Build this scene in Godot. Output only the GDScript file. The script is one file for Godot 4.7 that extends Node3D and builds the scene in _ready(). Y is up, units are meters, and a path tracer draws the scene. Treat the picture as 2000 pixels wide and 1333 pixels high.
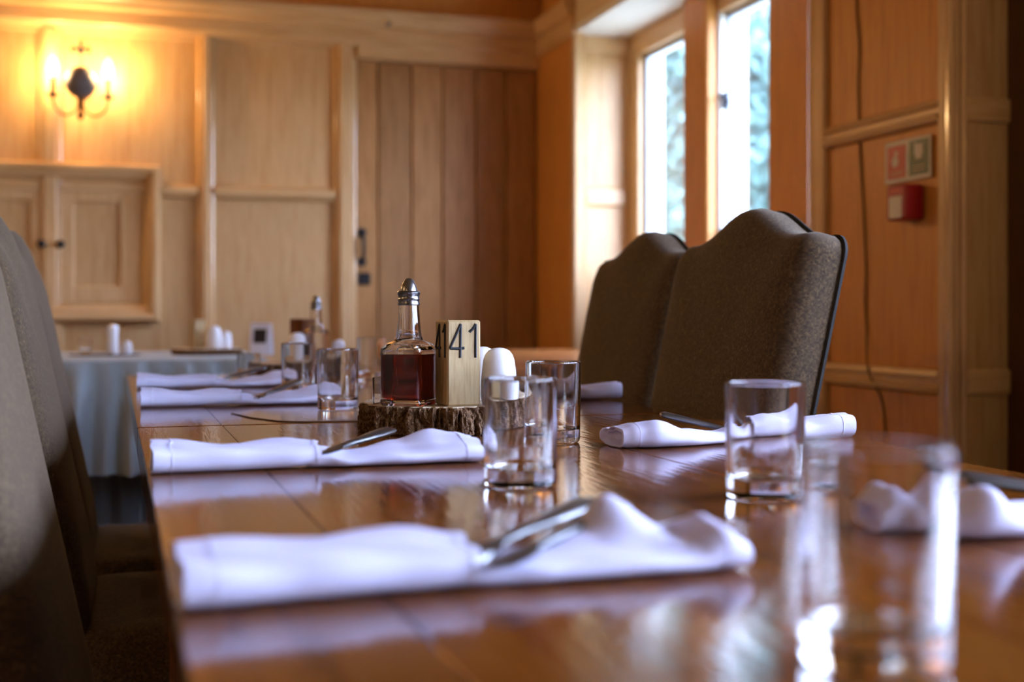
extends Node3D
# x right, y up, z = -d where d is the distance into the room from the camera; metres

const CY := 0.897
const TOP := 0.75
var M := {}
var used := {}

# ---------------------------------------------------------------- shapes: closed triangle lists
func orient(t: PackedVector3Array, inward := false) -> PackedVector3Array:
	var v := 0.0
	for i in range(0, t.size(), 3):
		v += t[i].dot(t[i + 1].cross(t[i + 2]))
	if (v > 0.0) != inward:
		for i in range(0, t.size(), 3):
			var k := t[i + 1]
			t[i + 1] = t[i + 2]
			t[i + 2] = k
	return t

func mesh_of(t: PackedVector3Array, angle := 38.0) -> ArrayMesh:
	var n := t.size() / 3
	var big := PackedVector3Array()
	var unit := PackedVector3Array()
	big.resize(n)
	unit.resize(n)
	var at := {}
	var keys := []
	keys.resize(t.size())
	for i in n:
		var c := (t[3 * i + 2] - t[3 * i]).cross(t[3 * i + 1] - t[3 * i])
		big[i] = c
		unit[i] = c.normalized()
		for j in 3:
			var k := Vector3i((t[3 * i + j] * 50000.0).round())
			keys[3 * i + j] = k
			if not at.has(k):
				at[k] = []
			at[k].append(i)
	var lim := cos(deg_to_rad(angle))
	var nn := PackedVector3Array()
	nn.resize(t.size())
	for i in t.size():
		var f := i / 3
		var s := Vector3.ZERO
		for o in at[keys[i]]:
			if unit[o].dot(unit[f]) > lim:
				s += big[o]
		nn[i] = s.normalized() if s.length_squared() > 0.0 else unit[f]
	var a := []
	a.resize(Mesh.ARRAY_MAX)
	a[Mesh.ARRAY_VERTEX] = t
	a[Mesh.ARRAY_NORMAL] = nn
	var m := ArrayMesh.new()
	m.add_surface_from_arrays(Mesh.PRIMITIVE_TRIANGLES, a)
	return m

func tri_out(t: PackedVector3Array, a: Vector3, b: Vector3, c: Vector3, cen: Vector3) -> void:
	if (c - a).cross(b - a).dot((a + b + c) / 3.0 - cen) < 0.0:
		t.append_array([a, c, b])
	else:
		t.append_array([a, b, c])

func cbox(c: Vector3, s: Vector3, b := 0.003) -> PackedVector3Array:
	var t := PackedVector3Array()
	var h := s / 2.0
	b = minf(b, minf(h.x, minf(h.y, h.z)) * 0.9)
	var V := func(ax: int, sg: Vector3) -> Vector3:
		var p := Vector3(h.x - b, h.y - b, h.z - b)
		p[ax] = h[ax]
		return c + p * sg
	for ax in 3:
		var u := (ax + 1) % 3
		var w := (ax + 2) % 3
		for sg in [-1.0, 1.0]:
			var q := []
			for k in [[-1, -1], [1, -1], [1, 1], [-1, 1]]:
				var g := Vector3.ONE
				g[ax] = sg
				g[u] = k[0]
				g[w] = k[1]
				q.append(V.call(ax, g))
			tri_out(t, q[0], q[1], q[2], c)
			tri_out(t, q[0], q[2], q[3], c)
		for su in [-1.0, 1.0]:
			for sw in [-1.0, 1.0]:
				var g0 := Vector3.ONE
				g0[u] = su
				g0[w] = sw
				var g1 := g0
				g0[ax] = -1.0
				g1[ax] = 1.0
				var a0: Vector3 = V.call(u, g0)
				var a1: Vector3 = V.call(u, g1)
				var b0: Vector3 = V.call(w, g0)
				var b1: Vector3 = V.call(w, g1)
				tri_out(t, a0, a1, b1, c)
				tri_out(t, a0, b1, b0, c)
	for sx in [-1.0, 1.0]:
		for sy in [-1.0, 1.0]:
			for sz in [-1.0, 1.0]:
				var g := Vector3(sx, sy, sz)
				tri_out(t, V.call(0, g), V.call(1, g), V.call(2, g), c)
	return t

# box between x0..x1, y0..y1 and distances d0..d1
func bd(x0: float, x1: float, y0: float, y1: float, d0: float, d1: float, b := 0.003) -> PackedVector3Array:
	return cbox(Vector3((x0 + x1) / 2, (y0 + y1) / 2, -(d0 + d1) / 2), Vector3(absf(x1 - x0), absf(y1 - y0), absf(d1 - d0)), b)

func loft(rings: Array, cap0 := true, cap1 := true, inward := false) -> PackedVector3Array:
	var t := PackedVector3Array()
	for i in rings.size() - 1:
		var a: PackedVector3Array = rings[i]
		var b: PackedVector3Array = rings[i + 1]
		var n := a.size()
		for j in n:
			var k := (j + 1) % n
			t.append_array([a[j], a[k], b[k], a[j], b[k], b[j]])
	for e in [[0, cap0, true], [rings.size() - 1, cap1, false]]:
		if e[1]:
			var r: PackedVector3Array = rings[e[0]]
			var c := Vector3.ZERO
			for p in r:
				c += p
			c /= r.size()
			for j in r.size():
				var k := (j + 1) % r.size()
				if e[2]:
					t.append_array([c, r[k], r[j]])
				else:
					t.append_array([c, r[j], r[k]])
	return orient(t, inward)

func ring(r: float, y: float, n: int, c := Vector3.ZERO) -> PackedVector3Array:
	var p := PackedVector3Array()
	for i in n:
		var a := TAU * i / n
		p.append(c + Vector3(cos(a) * r, y, sin(a) * r))
	return p

# profile: array of [r, y] from the bottom axis, up, and back to the axis
func lathe(pf: Array, n := 40, c := Vector3.ZERO) -> PackedVector3Array:
	var t := PackedVector3Array()
	for i in pf.size() - 1:
		var r0: float = pf[i][0]
		var r1: float = pf[i + 1][0]
		var a := ring(maxf(r0, 0.0), pf[i][1], n, c)
		var b := ring(maxf(r1, 0.0), pf[i + 1][1], n, c)
		for j in n:
			var k := (j + 1) % n
			if r0 <= 0.0:
				t.append_array([a[j], b[k], b[j]])
			elif r1 <= 0.0:
				t.append_array([a[j], a[k], b[j]])
			else:
				t.append_array([a[j], a[k], b[k], a[j], b[k], b[j]])
	return orient(t)

func tube(pts: Array, rad, n := 10, squash := 1.0) -> PackedVector3Array:
	var rings := []
	var up := Vector3.UP
	var d0: Vector3 = (pts[1] - pts[0]).normalized()
	if absf(d0.dot(up)) > 0.95:
		up = Vector3.RIGHT
	for i in pts.size():
		var d: Vector3 = (pts[mini(i + 1, pts.size() - 1)] - pts[maxi(i - 1, 0)]).normalized()
		var side := d.cross(up).normalized()
		up = side.cross(d).normalized()
		var r: float = rad[i] if rad is Array else rad
		var p := PackedVector3Array()
		for k in n:
			var a := TAU * k / n
			p.append(pts[i] + side * cos(a) * r + up * sin(a) * r * squash)
		rings.append(p)
	return loft(rings)

func closed_tube(pts: Array, r: float, n := 6) -> PackedVector3Array:
	var rings := []
	var m := pts.size()
	var c := Vector3.ZERO
	for p in pts:
		c += p / m
	for i in m + 1:
		var d: Vector3 = (pts[(i + 1) % m] - pts[(i + m - 1) % m]).normalized()
		var up: Vector3 = (pts[i % m] - c).normalized()
		var side := d.cross(up).normalized()
		up = side.cross(d).normalized()
		var q := PackedVector3Array()
		for k in n:
			var a := TAU * k / n
			q.append(pts[i % m] + side * cos(a) * r + up * sin(a) * r)
		rings.append(q)
	return loft(rings, false, false)

# polygon (list of Vector2) swept along one axis; f(Vector2, along) gives the point
func sweep(poly: Array, f: Callable, l0: float, l1: float) -> PackedVector3Array:
	var pv := PackedVector2Array(poly)
	var t := PackedVector3Array()
	var n := pv.size()
	for j in n:
		var k := (j + 1) % n
		var a: Vector3 = f.call(pv[j], l0)
		var b: Vector3 = f.call(pv[k], l0)
		var c: Vector3 = f.call(pv[k], l1)
		var d: Vector3 = f.call(pv[j], l1)
		t.append_array([a, b, c, a, c, d])
	var ix := Geometry2D.triangulate_polygon(pv)
	# match the winding of the caps to that of the sides
	var area := 0.0
	for j in n:
		area += pv[j].cross(pv[(j + 1) % n])
	for i in range(0, ix.size(), 3):
		var q := [pv[ix[i]], pv[ix[i + 1]], pv[ix[i + 2]]]
		if ((q[1] - q[0]).cross(q[2] - q[0]) > 0.0) != (area > 0.0):
			q = [q[0], q[2], q[1]]
		t.append_array([f.call(q[0], l0), f.call(q[2], l0), f.call(q[1], l0)])
		t.append_array([f.call(q[0], l1), f.call(q[1], l1), f.call(q[2], l1)])
	return orient(t)

func moved(t: PackedVector3Array, x: Transform3D) -> PackedVector3Array:
	return x * t

func plus(list: Array) -> PackedVector3Array:
	var t := PackedVector3Array()
	for a in list:
		t.append_array(a)
	return t

# ---------------------------------------------------------------- objects
func numbered(called: String) -> String:
	var k: int = used.get(called, 0)
	used[called] = k + 1
	return called if k == 0 else "%s_%03d" % [called, k]

func tag(o: Node, label: String, category := "", group := "", kind := "") -> void:
	if label: o.set_meta("label", label)
	if category: o.set_meta("category", category)
	if group: o.set_meta("group", group)
	if kind: o.set_meta("kind", kind)

func thing(called: String, label: String, category: String, at := Vector3.ZERO, turn := 0.0, group := "", kind := "") -> Node3D:
	var o := Node3D.new()
	o.name = numbered(called)
	add_child(o)
	o.position = at
	o.rotation.y = turn
	tag(o, label, category, group, kind)
	return o

func part(parent: Node3D, called: String, what, mat: Material, label := "") -> MeshInstance3D:
	var o := MeshInstance3D.new()
	o.name = called
	o.mesh = what if what is Mesh else mesh_of(what)
	o.material_override = mat
	parent.add_child(o, true)
	if label: o.set_meta("label", label)
	return o

func solo(called: String, what, mat: Material, label: String, category: String, at := Vector3.ZERO, turn := 0.0, group := "", kind := "") -> MeshInstance3D:
	var o := MeshInstance3D.new()
	o.name = numbered(called)
	o.mesh = what if what is Mesh else mesh_of(what)
	o.material_override = mat
	add_child(o)
	o.position = at
	o.rotation.y = turn
	tag(o, label, category, group, kind)
	return o

func copy(src: Node3D, label: String, at: Vector3, turn := 0.0) -> Node3D:
	var o: Node3D = src.duplicate()
	o.name = numbered(str(src.name))
	add_child(o)
	o.position = at
	o.rotation = Vector3(0, turn, 0)
	o.set_meta("label", label)
	return o

# ---------------------------------------------------------------- materials
func noise_tex(sd: int, freq: float, oct: int, cols: Array, kind := FastNoiseLite.TYPE_SIMPLEX_SMOOTH, size := 512) -> NoiseTexture2D:
	var n := FastNoiseLite.new()
	n.seed = sd
	n.noise_type = kind
	n.frequency = freq
	n.fractal_octaves = oct
	n.fractal_gain = 0.6
	var t := NoiseTexture2D.new()
	t.width = size
	t.height = size
	t.seamless = true
	t.noise = n
	if cols:
		var g := Gradient.new()
		var off := PackedFloat32Array()
		var cc := PackedColorArray()
		for i in cols.size():
			off.append(float(i) / (cols.size() - 1))
			cc.append(Color(cols[i]))
		g.offsets = off
		g.colors = cc
		t.color_ramp = g
	return t

func mat(col: Color, rough := 0.6, metal := 0.0) -> StandardMaterial3D:
	var m := StandardMaterial3D.new()
	m.albedo_color = col
	m.roughness = rough
	m.metallic = metal
	return m

func grained(tex: Texture2D, scale: Vector3, rough: float, world := true, tint := Color.WHITE, bump: Texture2D = null, depth := 0.0) -> StandardMaterial3D:
	var m := mat(tint, rough)
	m.albedo_texture = tex
	m.uv1_triplanar = true
	m.uv1_world_triplanar = world
	m.uv1_triplanar_sharpness = 4.0
	m.uv1_scale = scale
	if bump:
		m.heightmap_enabled = true
		m.heightmap_texture = bump
		m.heightmap_scale = depth
	return m

func make_materials() -> void:
	var oak := noise_tex(3, 0.013, 5, ["b98d57", "cfa570", "d9b381", "c79c66"])
	var door := noise_tex(5, 0.013, 5, ["8f6132", "b07c45", "c08c52", "996a38"])
	var tab := noise_tex(9, 0.014, 5, ["411e07", "6e3b12", "7f4a19", "50280b"])
	var pale := noise_tex(11, 0.02, 4, ["8d7248", "ab9060", "b89f70", "9a7f50"])
	var fine := noise_tex(21, 0.05, 4, [])
	var V := Vector3(5, 0.35, 5)
	var H := Vector3(0.35, 5, 5)
	var Z := Vector3(5, 5, 0.35)
	M.oak_v = grained(oak, V, 0.38)
	M.oak_h = grained(oak, H, 0.36)
	M.oak_z = grained(oak, Z, 0.36)
	M.bead = grained(oak, V, 0.2)
	M.bead.clearcoat_enabled = true
	M.bead.clearcoat = 0.6
	M.bead.clearcoat_roughness = 0.12
	M.oak_panel = []
	for k in 4:
		M.oak_panel.append(grained(oak, V, 0.42, true, Color(1, 0.985, 0.96).darkened([0.0, 0.04, 0.02, 0.06][k])))
	M.oak_warm = grained(oak, V, 0.45, true, Color(1.0, 0.84, 0.57))
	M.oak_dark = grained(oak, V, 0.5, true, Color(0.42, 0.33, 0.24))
	M.door = []
	for k in 3:
		M.door.append(grained(door, V, 0.5, true, Color.WHITE.darkened([0.0, 0.1, 0.05][k])))
	M.table = []
	for k in 4:
		var m := grained(tab, Vector3(6, 6, 0.5), 0.10, true, Color.WHITE.darkened([0.0, 0.08, 0.03, 0.12][k]), noise_tex(30 + k, 0.03, 5, []), 0.02)
		m.uv1_offset = Vector3(0.3 * k, 0, 0.23 * k)
		m.metallic_specular = 0.6
		M.table.append(m)
	M.table_edge = grained(tab, Vector3(6, 6, 0.5), 0.35)
	M.table_leg = grained(tab, Vector3(6, 0.5, 6), 0.4)
	M.far_table = grained(door, Vector3(5, 5, 0.4), 0.25, true, Color(1.0, 0.9, 0.8))
	M.block = grained(pale, Vector3(14, 1.2, 14), 0.55, false)
	M.block.uv1_offset = Vector3(0.2, 0.1, 0.4)
	var cut := noise_tex(13, 0.02, 4, ["b8a184", "cdb89a", "d8c6a8", "c2aa88"])
	M.cut = grained(cut, Vector3(9, 9, 9), 0.6, false)
	var bark := noise_tex(15, 0.03, 5, ["1c110a", "503319", "7d5a38", "96775a", "432a16"])
	M.bark = grained(bark, Vector3(14, 9, 14), 0.9, false, Color.WHITE, fine, 0.3)
	var floorw := noise_tex(17, 0.013, 5, ["2a1a0e", "3d2715", "4a301b", "33200f"])
	M.floor = grained(floorw, Vector3(5, 5, 0.4), 0.5)
	var weave := noise_tex(19, 0.35, 2, ["2a221a", "4a3f33", "5c5245", "8a8072"], FastNoiseLite.TYPE_VALUE)
	M.fabric = grained(weave, Vector3(2.2, 2.2, 2.2), 0.95, false, Color(0.93, 0.83, 0.66), weave, 0.06)
	M.fabric.rim_enabled = true
	M.fabric.rim = 0.35
	M.fabric.rim_tint = 0.5
	M.welt = mat(Color("1f1a16"), 0.8)
	M.leg = mat(Color("2b1a10"), 0.5)
	M.linen = mat(Color("d4d2ec"), 0.9)
	M.linen.heightmap_enabled = true
	M.linen.heightmap_texture = noise_tex(23, 0.4, 1, [], FastNoiseLite.TYPE_VALUE)
	M.linen.heightmap_scale = 0.01
	M.linen.uv1_triplanar = true
	M.linen.uv1_scale = Vector3(5, 5, 5)
	M.hem = mat(Color("dcdcf4"), 0.9)
	M.stitch = mat(Color("b9b3cc"), 0.9)
	M.steel = mat(Color("7c7c7c"), 0.34, 1.0)
	M.chrome = mat(Color("8e8e92"), 0.25, 1.0)
	M.iron = mat(Color("17161a"), 0.55, 0.3)
	M.pewter = mat(Color("6e686a"), 0.6, 0.0)
	M.brass = mat(Color("6b4a24"), 0.35, 0.8)
	M.china = mat(Color("eeeef2"), 0.12)
	M.plaster = mat(Color("d9c19a"), 0.9)
	M.white = mat(Color("e9e4da"), 0.7)
	M.paint = mat(Color("b4bfca"), 0.5)
	M.stone = mat(Color("e4e2dc"), 0.9)
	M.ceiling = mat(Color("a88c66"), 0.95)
	M.cloth = mat(Color("a3afb4"), 0.95)
	M.black = mat(Color("14151c"), 0.5)
	M.paper = mat(Color("e8e8f2"), 0.6)
	M.laminate = mat(Color("a58a78"), 0.12)
	M.red = mat(Color("a31420"), 0.35)
	M.green = mat(Color("1f4a2c"), 0.4)
	M.signred = mat(Color("bd2a2c"), 0.4)
	M.cable = mat(Color("6b4220"), 0.7)
	M.glass = mat(Color(1, 1, 1, 0), 0.0)
	M.glass.refraction_enabled = true
	M.glass.refraction_scale = 0.05
	M.oil = mat(Color(0.50, 0.105, 0.02, 0.0), 0.0)
	M.oil.refraction_enabled = true
	M.oil.refraction_scale = 0.034
	M.pane = mat(Color(1, 1, 1, 0.04), 0.02)
	M.pane.transparency = BaseMaterial3D.TRANSPARENCY_ALPHA
	M.bulb = mat(Color(1, 0.9, 0.7), 0.4)
	M.bulb.emission_enabled = true
	M.bulb.emission = Color(1.0, 0.8, 0.5)
	M.bulb.emission_energy_multiplier = 5.0
	M.lawn = mat(Color("8a907c"), 0.95)
	M.leaf = []
	for c in ["5f8078", "6f9088", "809f95", "51736c"]:
		var m := mat(Color(c), 0.7)
		m.backlight_enabled = true
		m.backlight = Color(0.28, 0.36, 0.32)
		M.leaf.append(m)
	M.trunk = mat(Color("5a4a3c"), 0.95)

# ---------------------------------------------------------------- room
func make_shell() -> void:
	var o := thing("floor", "dark stained timber floor of the dining room", "floor", Vector3.ZERO, 0, "", "structure")
	part(o, "slab", bd(-2.4, 2.3, -0.12, 0.0, -3.4, 5.85, 0.0005), M.floor)
	o = thing("ceiling", "cream plaster ceiling above the oak frieze", "ceiling", Vector3.ZERO, 0, "", "structure")
	part(o, "slab", bd(-2.4, 2.3, 2.55, 2.7, -3.4, 5.85, 0.0005), M.ceiling)

	# the back wall: panels between stiles and rails
	var w := thing("wall_back", "honey oak panelled wall across the far end of the room", "wall", Vector3.ZERO, 0, "", "structure")
	part(w, "backing", bd(-2.4, 2.3, 0, 2.55, 5.63, 5.85, 0.001), M.oak_v)
	var cols := [[-2.3, -1.35, 0], [-1.25, -0.397, 1], [-0.30, 0.26, 2], [0.332, 0.865, 0]]
	for c in cols:
		part(w, "panel", bd(c[0], c[1], 1.466, 2.125, 5.6, 5.64), M.oak_panel[c[2]])
		part(w, "panel", bd(c[0] if c[0] > 0.2 or c[0] < -0.5 else -0.30, c[1], 0.12, 1.402, 5.6, 5.64), M.oak_panel[(c[2] + 1) % 4])
		part(w, "rail", sweep([Vector2(1.402, 5.6), Vector2(1.408, 5.585), Vector2(1.418, 5.58), Vector2(1.422, 5.566), Vector2(1.45, 5.566), Vector2(1.454, 5.58), Vector2(1.462, 5.586), Vector2(1.466, 5.6), Vector2(1.466, 5.62), Vector2(1.402, 5.62)],
			func(p, l): return Vector3(l, p.x, -p.y), c[0] - 0.001, c[1] + 0.001), M.oak_h)
		part(w, "top_bead", bd(c[0], c[1], 2.098, 2.118, 5.585, 5.61, 0.005), M.oak_h)
	for s in [[-1.35, -1.25], [-0.397, -0.30], [0.26, 0.332], [0.865, 0.966]]:
		part(w, "stile", bd(s[0] + 0.02, s[1] - 0.02, 0.0, 2.12, 5.56, 5.63, 0.006), M.oak_v)
		part(w, "bead", tube([Vector3(s[0] + 0.013, 0.0, -5.592), Vector3(s[0] + 0.013, 2.12, -5.592)], 0.016, 16), M.bead)
		part(w, "bead", tube([Vector3(s[1] - 0.013, 0.0, -5.592), Vector3(s[1] - 0.013, 2.12, -5.592)], 0.016, 16), M.bead)
	part(w, "lintel", bd(0.966, 1.84, 2.06, 2.125, 5.555, 5.64, 0.006), M.oak_h)
	var crown := [Vector2(2.115, 5.64), Vector2(2.115, 5.575), Vector2(2.122, 5.558), Vector2(2.135, 5.552), Vector2(2.14, 5.545), Vector2(2.142, 5.545), Vector2(2.195, 5.545), Vector2(2.20, 5.53), Vector2(2.205, 5.515), Vector2(2.225, 5.508), Vector2(2.24, 5.49), Vector2(2.265, 5.485), Vector2(2.272, 5.49), Vector2(2.272, 5.64)]
	part(w, "cornice", sweep(crown, func(p, l): return Vector3(l, p.x, -p.y), -2.3, 1.84), M.oak_h)
	part(w, "frieze", bd(-2.3, 1.84, 2.27, 2.56, 5.575, 5.64), M.oak_warm)

	# plank door
	var d := thing("door_1", "plank door of brown vertical boards with black iron pull", "door", Vector3.ZERO, 0, "", "structure")
	var px := [0.966, 1.068, 1.227, 1.374, 1.538, 1.684, 1.838]
	for k in 6:
		part(d, "plank", bd(px[k] + 0.002, px[k + 1] - 0.002, 0.01, 2.06, 5.6 + 0.002 * (k % 2), 5.635, 0.006), M.door[[0, 1, 0, 2, 1, 2][k]])
	var hd := part(d, "handle", plus([tube([Vector3(0.994, 1.262, -5.59), Vector3(0.994, 1.25, -5.56), Vector3(0.994, 1.20, -5.55), Vector3(0.994, 1.15, -5.56), Vector3(0.994, 1.138, -5.59)], 0.008, 10),
		lathe([[0, 0], [0.018, 0], [0.016, 0.01], [0, 0.012]], 16) ]), M.iron, "black iron pull handle")
	hd.mesh = mesh_of(plus([tube([Vector3(0.994, 1.262, -5.59), Vector3(0.994, 1.25, -5.56), Vector3(0.994, 1.20, -5.55), Vector3(0.994, 1.15, -5.56), Vector3(0.994, 1.138, -5.59)], 0.009, 10),
		moved(lathe([[0, 0], [0.022, 0], [0.02, 0.012], [0, 0.014]], 16), Transform3D(Basis(Vector3.RIGHT, PI / 2), Vector3(0.994, 1.268, -5.6))),
		moved(lathe([[0, 0], [0.022, 0], [0.02, 0.012], [0, 0.014]], 16), Transform3D(Basis(Vector3.RIGHT, PI / 2), Vector3(0.994, 1.132, -5.6)))]))
	part(d, "lock_plate", bd(0.976, 1.032, 1.027, 1.083, 5.585, 5.605, 0.004), M.iron, "square black lock plate")

	# the right wall with its bays
	w = thing("wall_right", "oak panelled right wall broken by deep window bays", "wall", Vector3.ZERO, 0, "", "structure")
	# return by the door
	part(w, "panel", bd(1.84, 1.90, 0.1, 2.12, 5.125, 5.6), M.oak_warm)
	part(w, "core", bd(1.86, 2.28, 0, 2.55, 5.13, 5.63, 0.001), M.oak_v)
	part(w, "frieze", bd(1.84, 1.90, 2.25, 2.56, 5.05, 5.6), M.oak_warm)
	part(w, "cornice", sweep(crown, func(p, l): return Vector3(1.84 - (5.575 - p.y) * 0.6, p.x, -l), 5.06, 5.56), M.oak_z)
	# far jamb of the far bay, facing the room's near end
	part(w, "stile", bd(1.84, 1.893, 0, 2.14, 5.08, 5.13, 0.008), M.oak_v)
	part(w, "bead", bd(1.893, 1.905, 0, 2.127, 5.09, 5.13, 0.005), M.oak_v)
	part(w, "panel", bd(1.90, 2.11, 1.456, 2.05, 5.105, 5.13), M.oak_panel[0])
	part(w, "panel", bd(1.90, 2.11, 0.1, 1.37, 5.105, 5.13), M.oak_panel[0])
	part(w, "rail", bd(1.895, 2.1, 1.37, 1.456, 5.09, 5.13, 0.01), M.oak_h)
	part(w, "rail", bd(1.895, 2.13, 2.05, 2.128, 5.088, 5.14, 0.006), M.oak_h)
	part(w, "stile", bd(2.09, 2.13, 0.1, 2.127, 5.095, 5.14, 0.003), M.oak_v)
	# head of the far bay
	part(w, "soffit", bd(1.84, 2.15, 2.127, 2.16, 3.17, 5.12, 0.002), M.white)
	part(w, "plaster", bd(1.84, 2.28, 2.158, 2.55, 3.1, 5.12, 0.002), M.plaster)
	# window wall of the far bay
	part(w, "apron_panel", bd(2.11, 2.28, 0, 1.02, 3.1, 5.12), M.oak_v)
	part(w, "window_board", bd(2.06, 2.15, 1.02, 1.05, 3.17, 5.10, 0.006), M.oak_z)
	part(w, "post", bd(2.11, 2.16, 1.05, 2.127, 3.1, 3.84, 0.006), M.oak_warm)
	part(w, "stonework", bd(2.16, 2.235, 1.03, 2.127, 3.1, 3.84, 0.004), M.stone)
	part(w, "stonework", bd(2.16, 2.235, 1.03, 2.127, 4.225, 4.425, 0.004), M.stone)
	part(w, "stonework", bd(2.16, 2.235, 1.03, 2.127, 5.0, 5.14, 0.004), M.stone)
	part(w, "stonework", bd(2.16, 2.235, 2.04, 2.16, 3.1, 5.14, 0.004), M.stone)
	part(w, "mullion", bd(2.06, 2.155, 1.05, 2.127, 4.22, 4.43, 0.008), M.oak_warm)
	# the pier between the bays
	part(w, "core", bd(1.87, 2.28, 0, 2.55, 2.50, 3.12, 0.001), M.oak_v)
	var q := [Vector2(1.9, 3.17), Vector2(1.9, 3.08), Vector2(1.84, 3.08)]
	for k in 9:
		var a := PI / 2 * k / 8.0
		q.append(Vector2(1.915 - 0.075 * cos(a), 3.095 + 0.075 * sin(a)))
	part(w, "corner_moulding", sweep(q, func(p, l): return Vector3(p.x, l, -p.y), 0.0, 2.16), M.bead)
	part(w, "stile", bd(1.84, 1.88, 0, 2.16, 3.03, 3.085, 0.006), M.oak_v)
	part(w, "stile", bd(1.84, 1.88, 0, 2.16, 2.49, 2.525, 0.006), M.oak_v)
	part(w, "panel", bd(1.857, 1.88, 1.414, 2.16, 2.52, 3.035), M.oak_warm)
	part(w, "panel", bd(1.857, 1.88, 0.76, 1.356, 2.52, 3.035), M.oak_warm)
	part(w, "panel", bd(1.857, 1.88, 0.1, 0.70, 2.52, 3.035), M.oak_warm)
	for y in [[1.355, 1.415], [0.698, 0.762]]:
		var h: float = y[1] - y[0]
		part(w, "rail", sweep([Vector2(1.87, y[0]), Vector2(1.853, y[0]), Vector2(1.838, y[0] + h * 0.12), Vector2(1.836, y[0] + h * 0.3), Vector2(1.846, y[0] + h * 0.4), Vector2(1.846, y[0] + h * 0.62), Vector2(1.836, y[0] + h * 0.72), Vector2(1.84, y[0] + h * 0.92), Vector2(1.853, y[1]), Vector2(1.87, y[1])],
			func(p, l): return Vector3(p.x, p.y, -l), 2.52, 3.035), M.oak_z)
	part(w, "plaster", bd(1.84, 2.28, 2.158, 2.55, 2.3, 3.1, 0.002), M.plaster)
	# far jamb of the near bay
	for k in 3:
		part(w, "bead", bd(1.842 + 0.018 * k, 1.86 + 0.018 * k, 0, 2.16, 2.475 + 0.004 * (k % 2), 2.505, 0.008), M.bead)
	part(w, "panel", bd(1.895, 2.02, 0.1, 2.16, 2.49, 2.51), M.oak_panel[3])
	for y in [[1.355, 1.415], [0.70, 0.762]]:
		part(w, "rail", bd(1.897, 2.03, y[0], y[1], 2.48, 2.5, 0.006), M.oak_h)
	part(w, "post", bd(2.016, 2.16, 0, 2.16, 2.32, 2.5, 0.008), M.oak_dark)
	# near bay and the wall beside the camera
	part(w, "apron_panel", bd(2.08, 2.28, 0, 0.92, -1.9, 2.4), M.oak_v)
	part(w, "panel", bd(2.08, 2.28, 0.92, 2.14, 1.5, 2.4), M.oak_v)
	part(w, "mullion", bd(2.08, 2.28, 0.95, 2.13, 0.88, 0.98, 0.008), M.oak_v)
	part(w, "window_board", bd(2.02, 2.2, 0.92, 0.95, -1.9, 2.33, 0.006), M.oak_z)
	part(w, "plaster", bd(1.84, 2.28, 2.13, 2.56, -1.9, 2.3, 0.002), M.plaster)
	for k in 3:
		part(w, "mullion", bd(2.1, 2.28, 0.95, 2.13, -1.24 + 0.7 * k, -1.16 + 0.7 * k, 0.008), M.oak_v)
	part(w, "panel", bd(1.84, 2.28, 0, 2.56, -2.1, -1.9), M.oak_v)
	part(w, "apron_panel", bd(1.84, 2.28, 0, 0.92, -3.2, -2.1), M.oak_v)
	part(w, "plaster", bd(1.84, 2.28, 2.13, 2.56, -3.2, -2.1, 0.002), M.plaster)
	part(w, "panel", bd(1.84, 2.28, 0, 2.56, -3.4, -3.2), M.oak_v)

	# the two lights of the far bay
	for k in 2:
		var d0: float = [4.43, 3.84][k]
		var d1: float = [4.995, 4.22][k]
		var o2 := thing("window_%d" % (k + 1), ["fixed leaded light nearest the plank door in the far bay", "casement light with black iron catches beside the mullion"][k], "window", Vector3.ZERO, 0, "", "structure")
		var fm: Material = M.oak_v
		part(o2, "frame_head", bd(2.105, 2.155, 2.036, 2.127, d0, d1 + (0.14 if k == 0 else 0.0), 0.006), M.oak_z if k == 0 else M.oak_z)
		part(o2, "frame_stile", bd(2.106, 2.154, 1.088, 2.038, d1 - 0.014 * k, d1 + (0.14 if k == 0 else 0.004), 0.006), fm if k == 0 else M.white)
		part(o2, "frame_sill", bd(2.105, 2.155, 1.05, 1.09, d0, d1, 0.008), M.oak_z)
		# slim metal frame that holds the glass
		for s in [[d0, d0 + 0.022, 1.09, 2.036], [d1 - 0.022, d1, 1.09, 2.036], [d0, d1, 1.09, 1.112], [d0, d1, 2.014, 2.036]]:
			part(o2, "metal_frame", bd(2.14, 2.17, s[2], s[3], s[0], s[1], 0.003), M.paint)
		part(o2, "pane", bd(2.153, 2.157, 1.10, 2.03, d0 + 0.01, d1 - 0.01, 0.0005), M.pane)
		if k == 1:
			for y in [1.70, 1.19]:
				part(o2, "catch", plus([bd(2.118, 2.142, y - 0.03, y + 0.03, 4.195, 4.213, 0.003), tube([Vector3(2.12, y + 0.02, -4.205), Vector3(2.105, y + 0.015, -4.195), Vector3(2.10, y, -4.16), Vector3(2.11, y - 0.02, -4.13)], 0.005, 8)]), M.iron, "black iron window catch")
	for k in 4:
		var o3 := thing("window_%d" % (k + 3), "clear window pane of the near bay beside the dining table", "window", Vector3.ZERO, 0, "", "structure")
		part(o3, "pane", bd(2.2, 2.204, 0.95, 2.13, -1.9 + 0.7 * k, (-1.2 + 0.7 * k) if k < 3 else 1.5, 0.0005), M.pane)
	var o4 := thing("window_7", "clear window pane behind the camera", "window", Vector3.ZERO, 0, "", "structure")
	part(o4, "pane", bd(2.1, 2.104, 0.92, 2.13, -3.2, -2.1, 0.0005), M.pane)

	w = thing("wall_left", "oak panelled wall on the left side of the room", "wall", Vector3.ZERO, 0, "", "structure")
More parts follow.
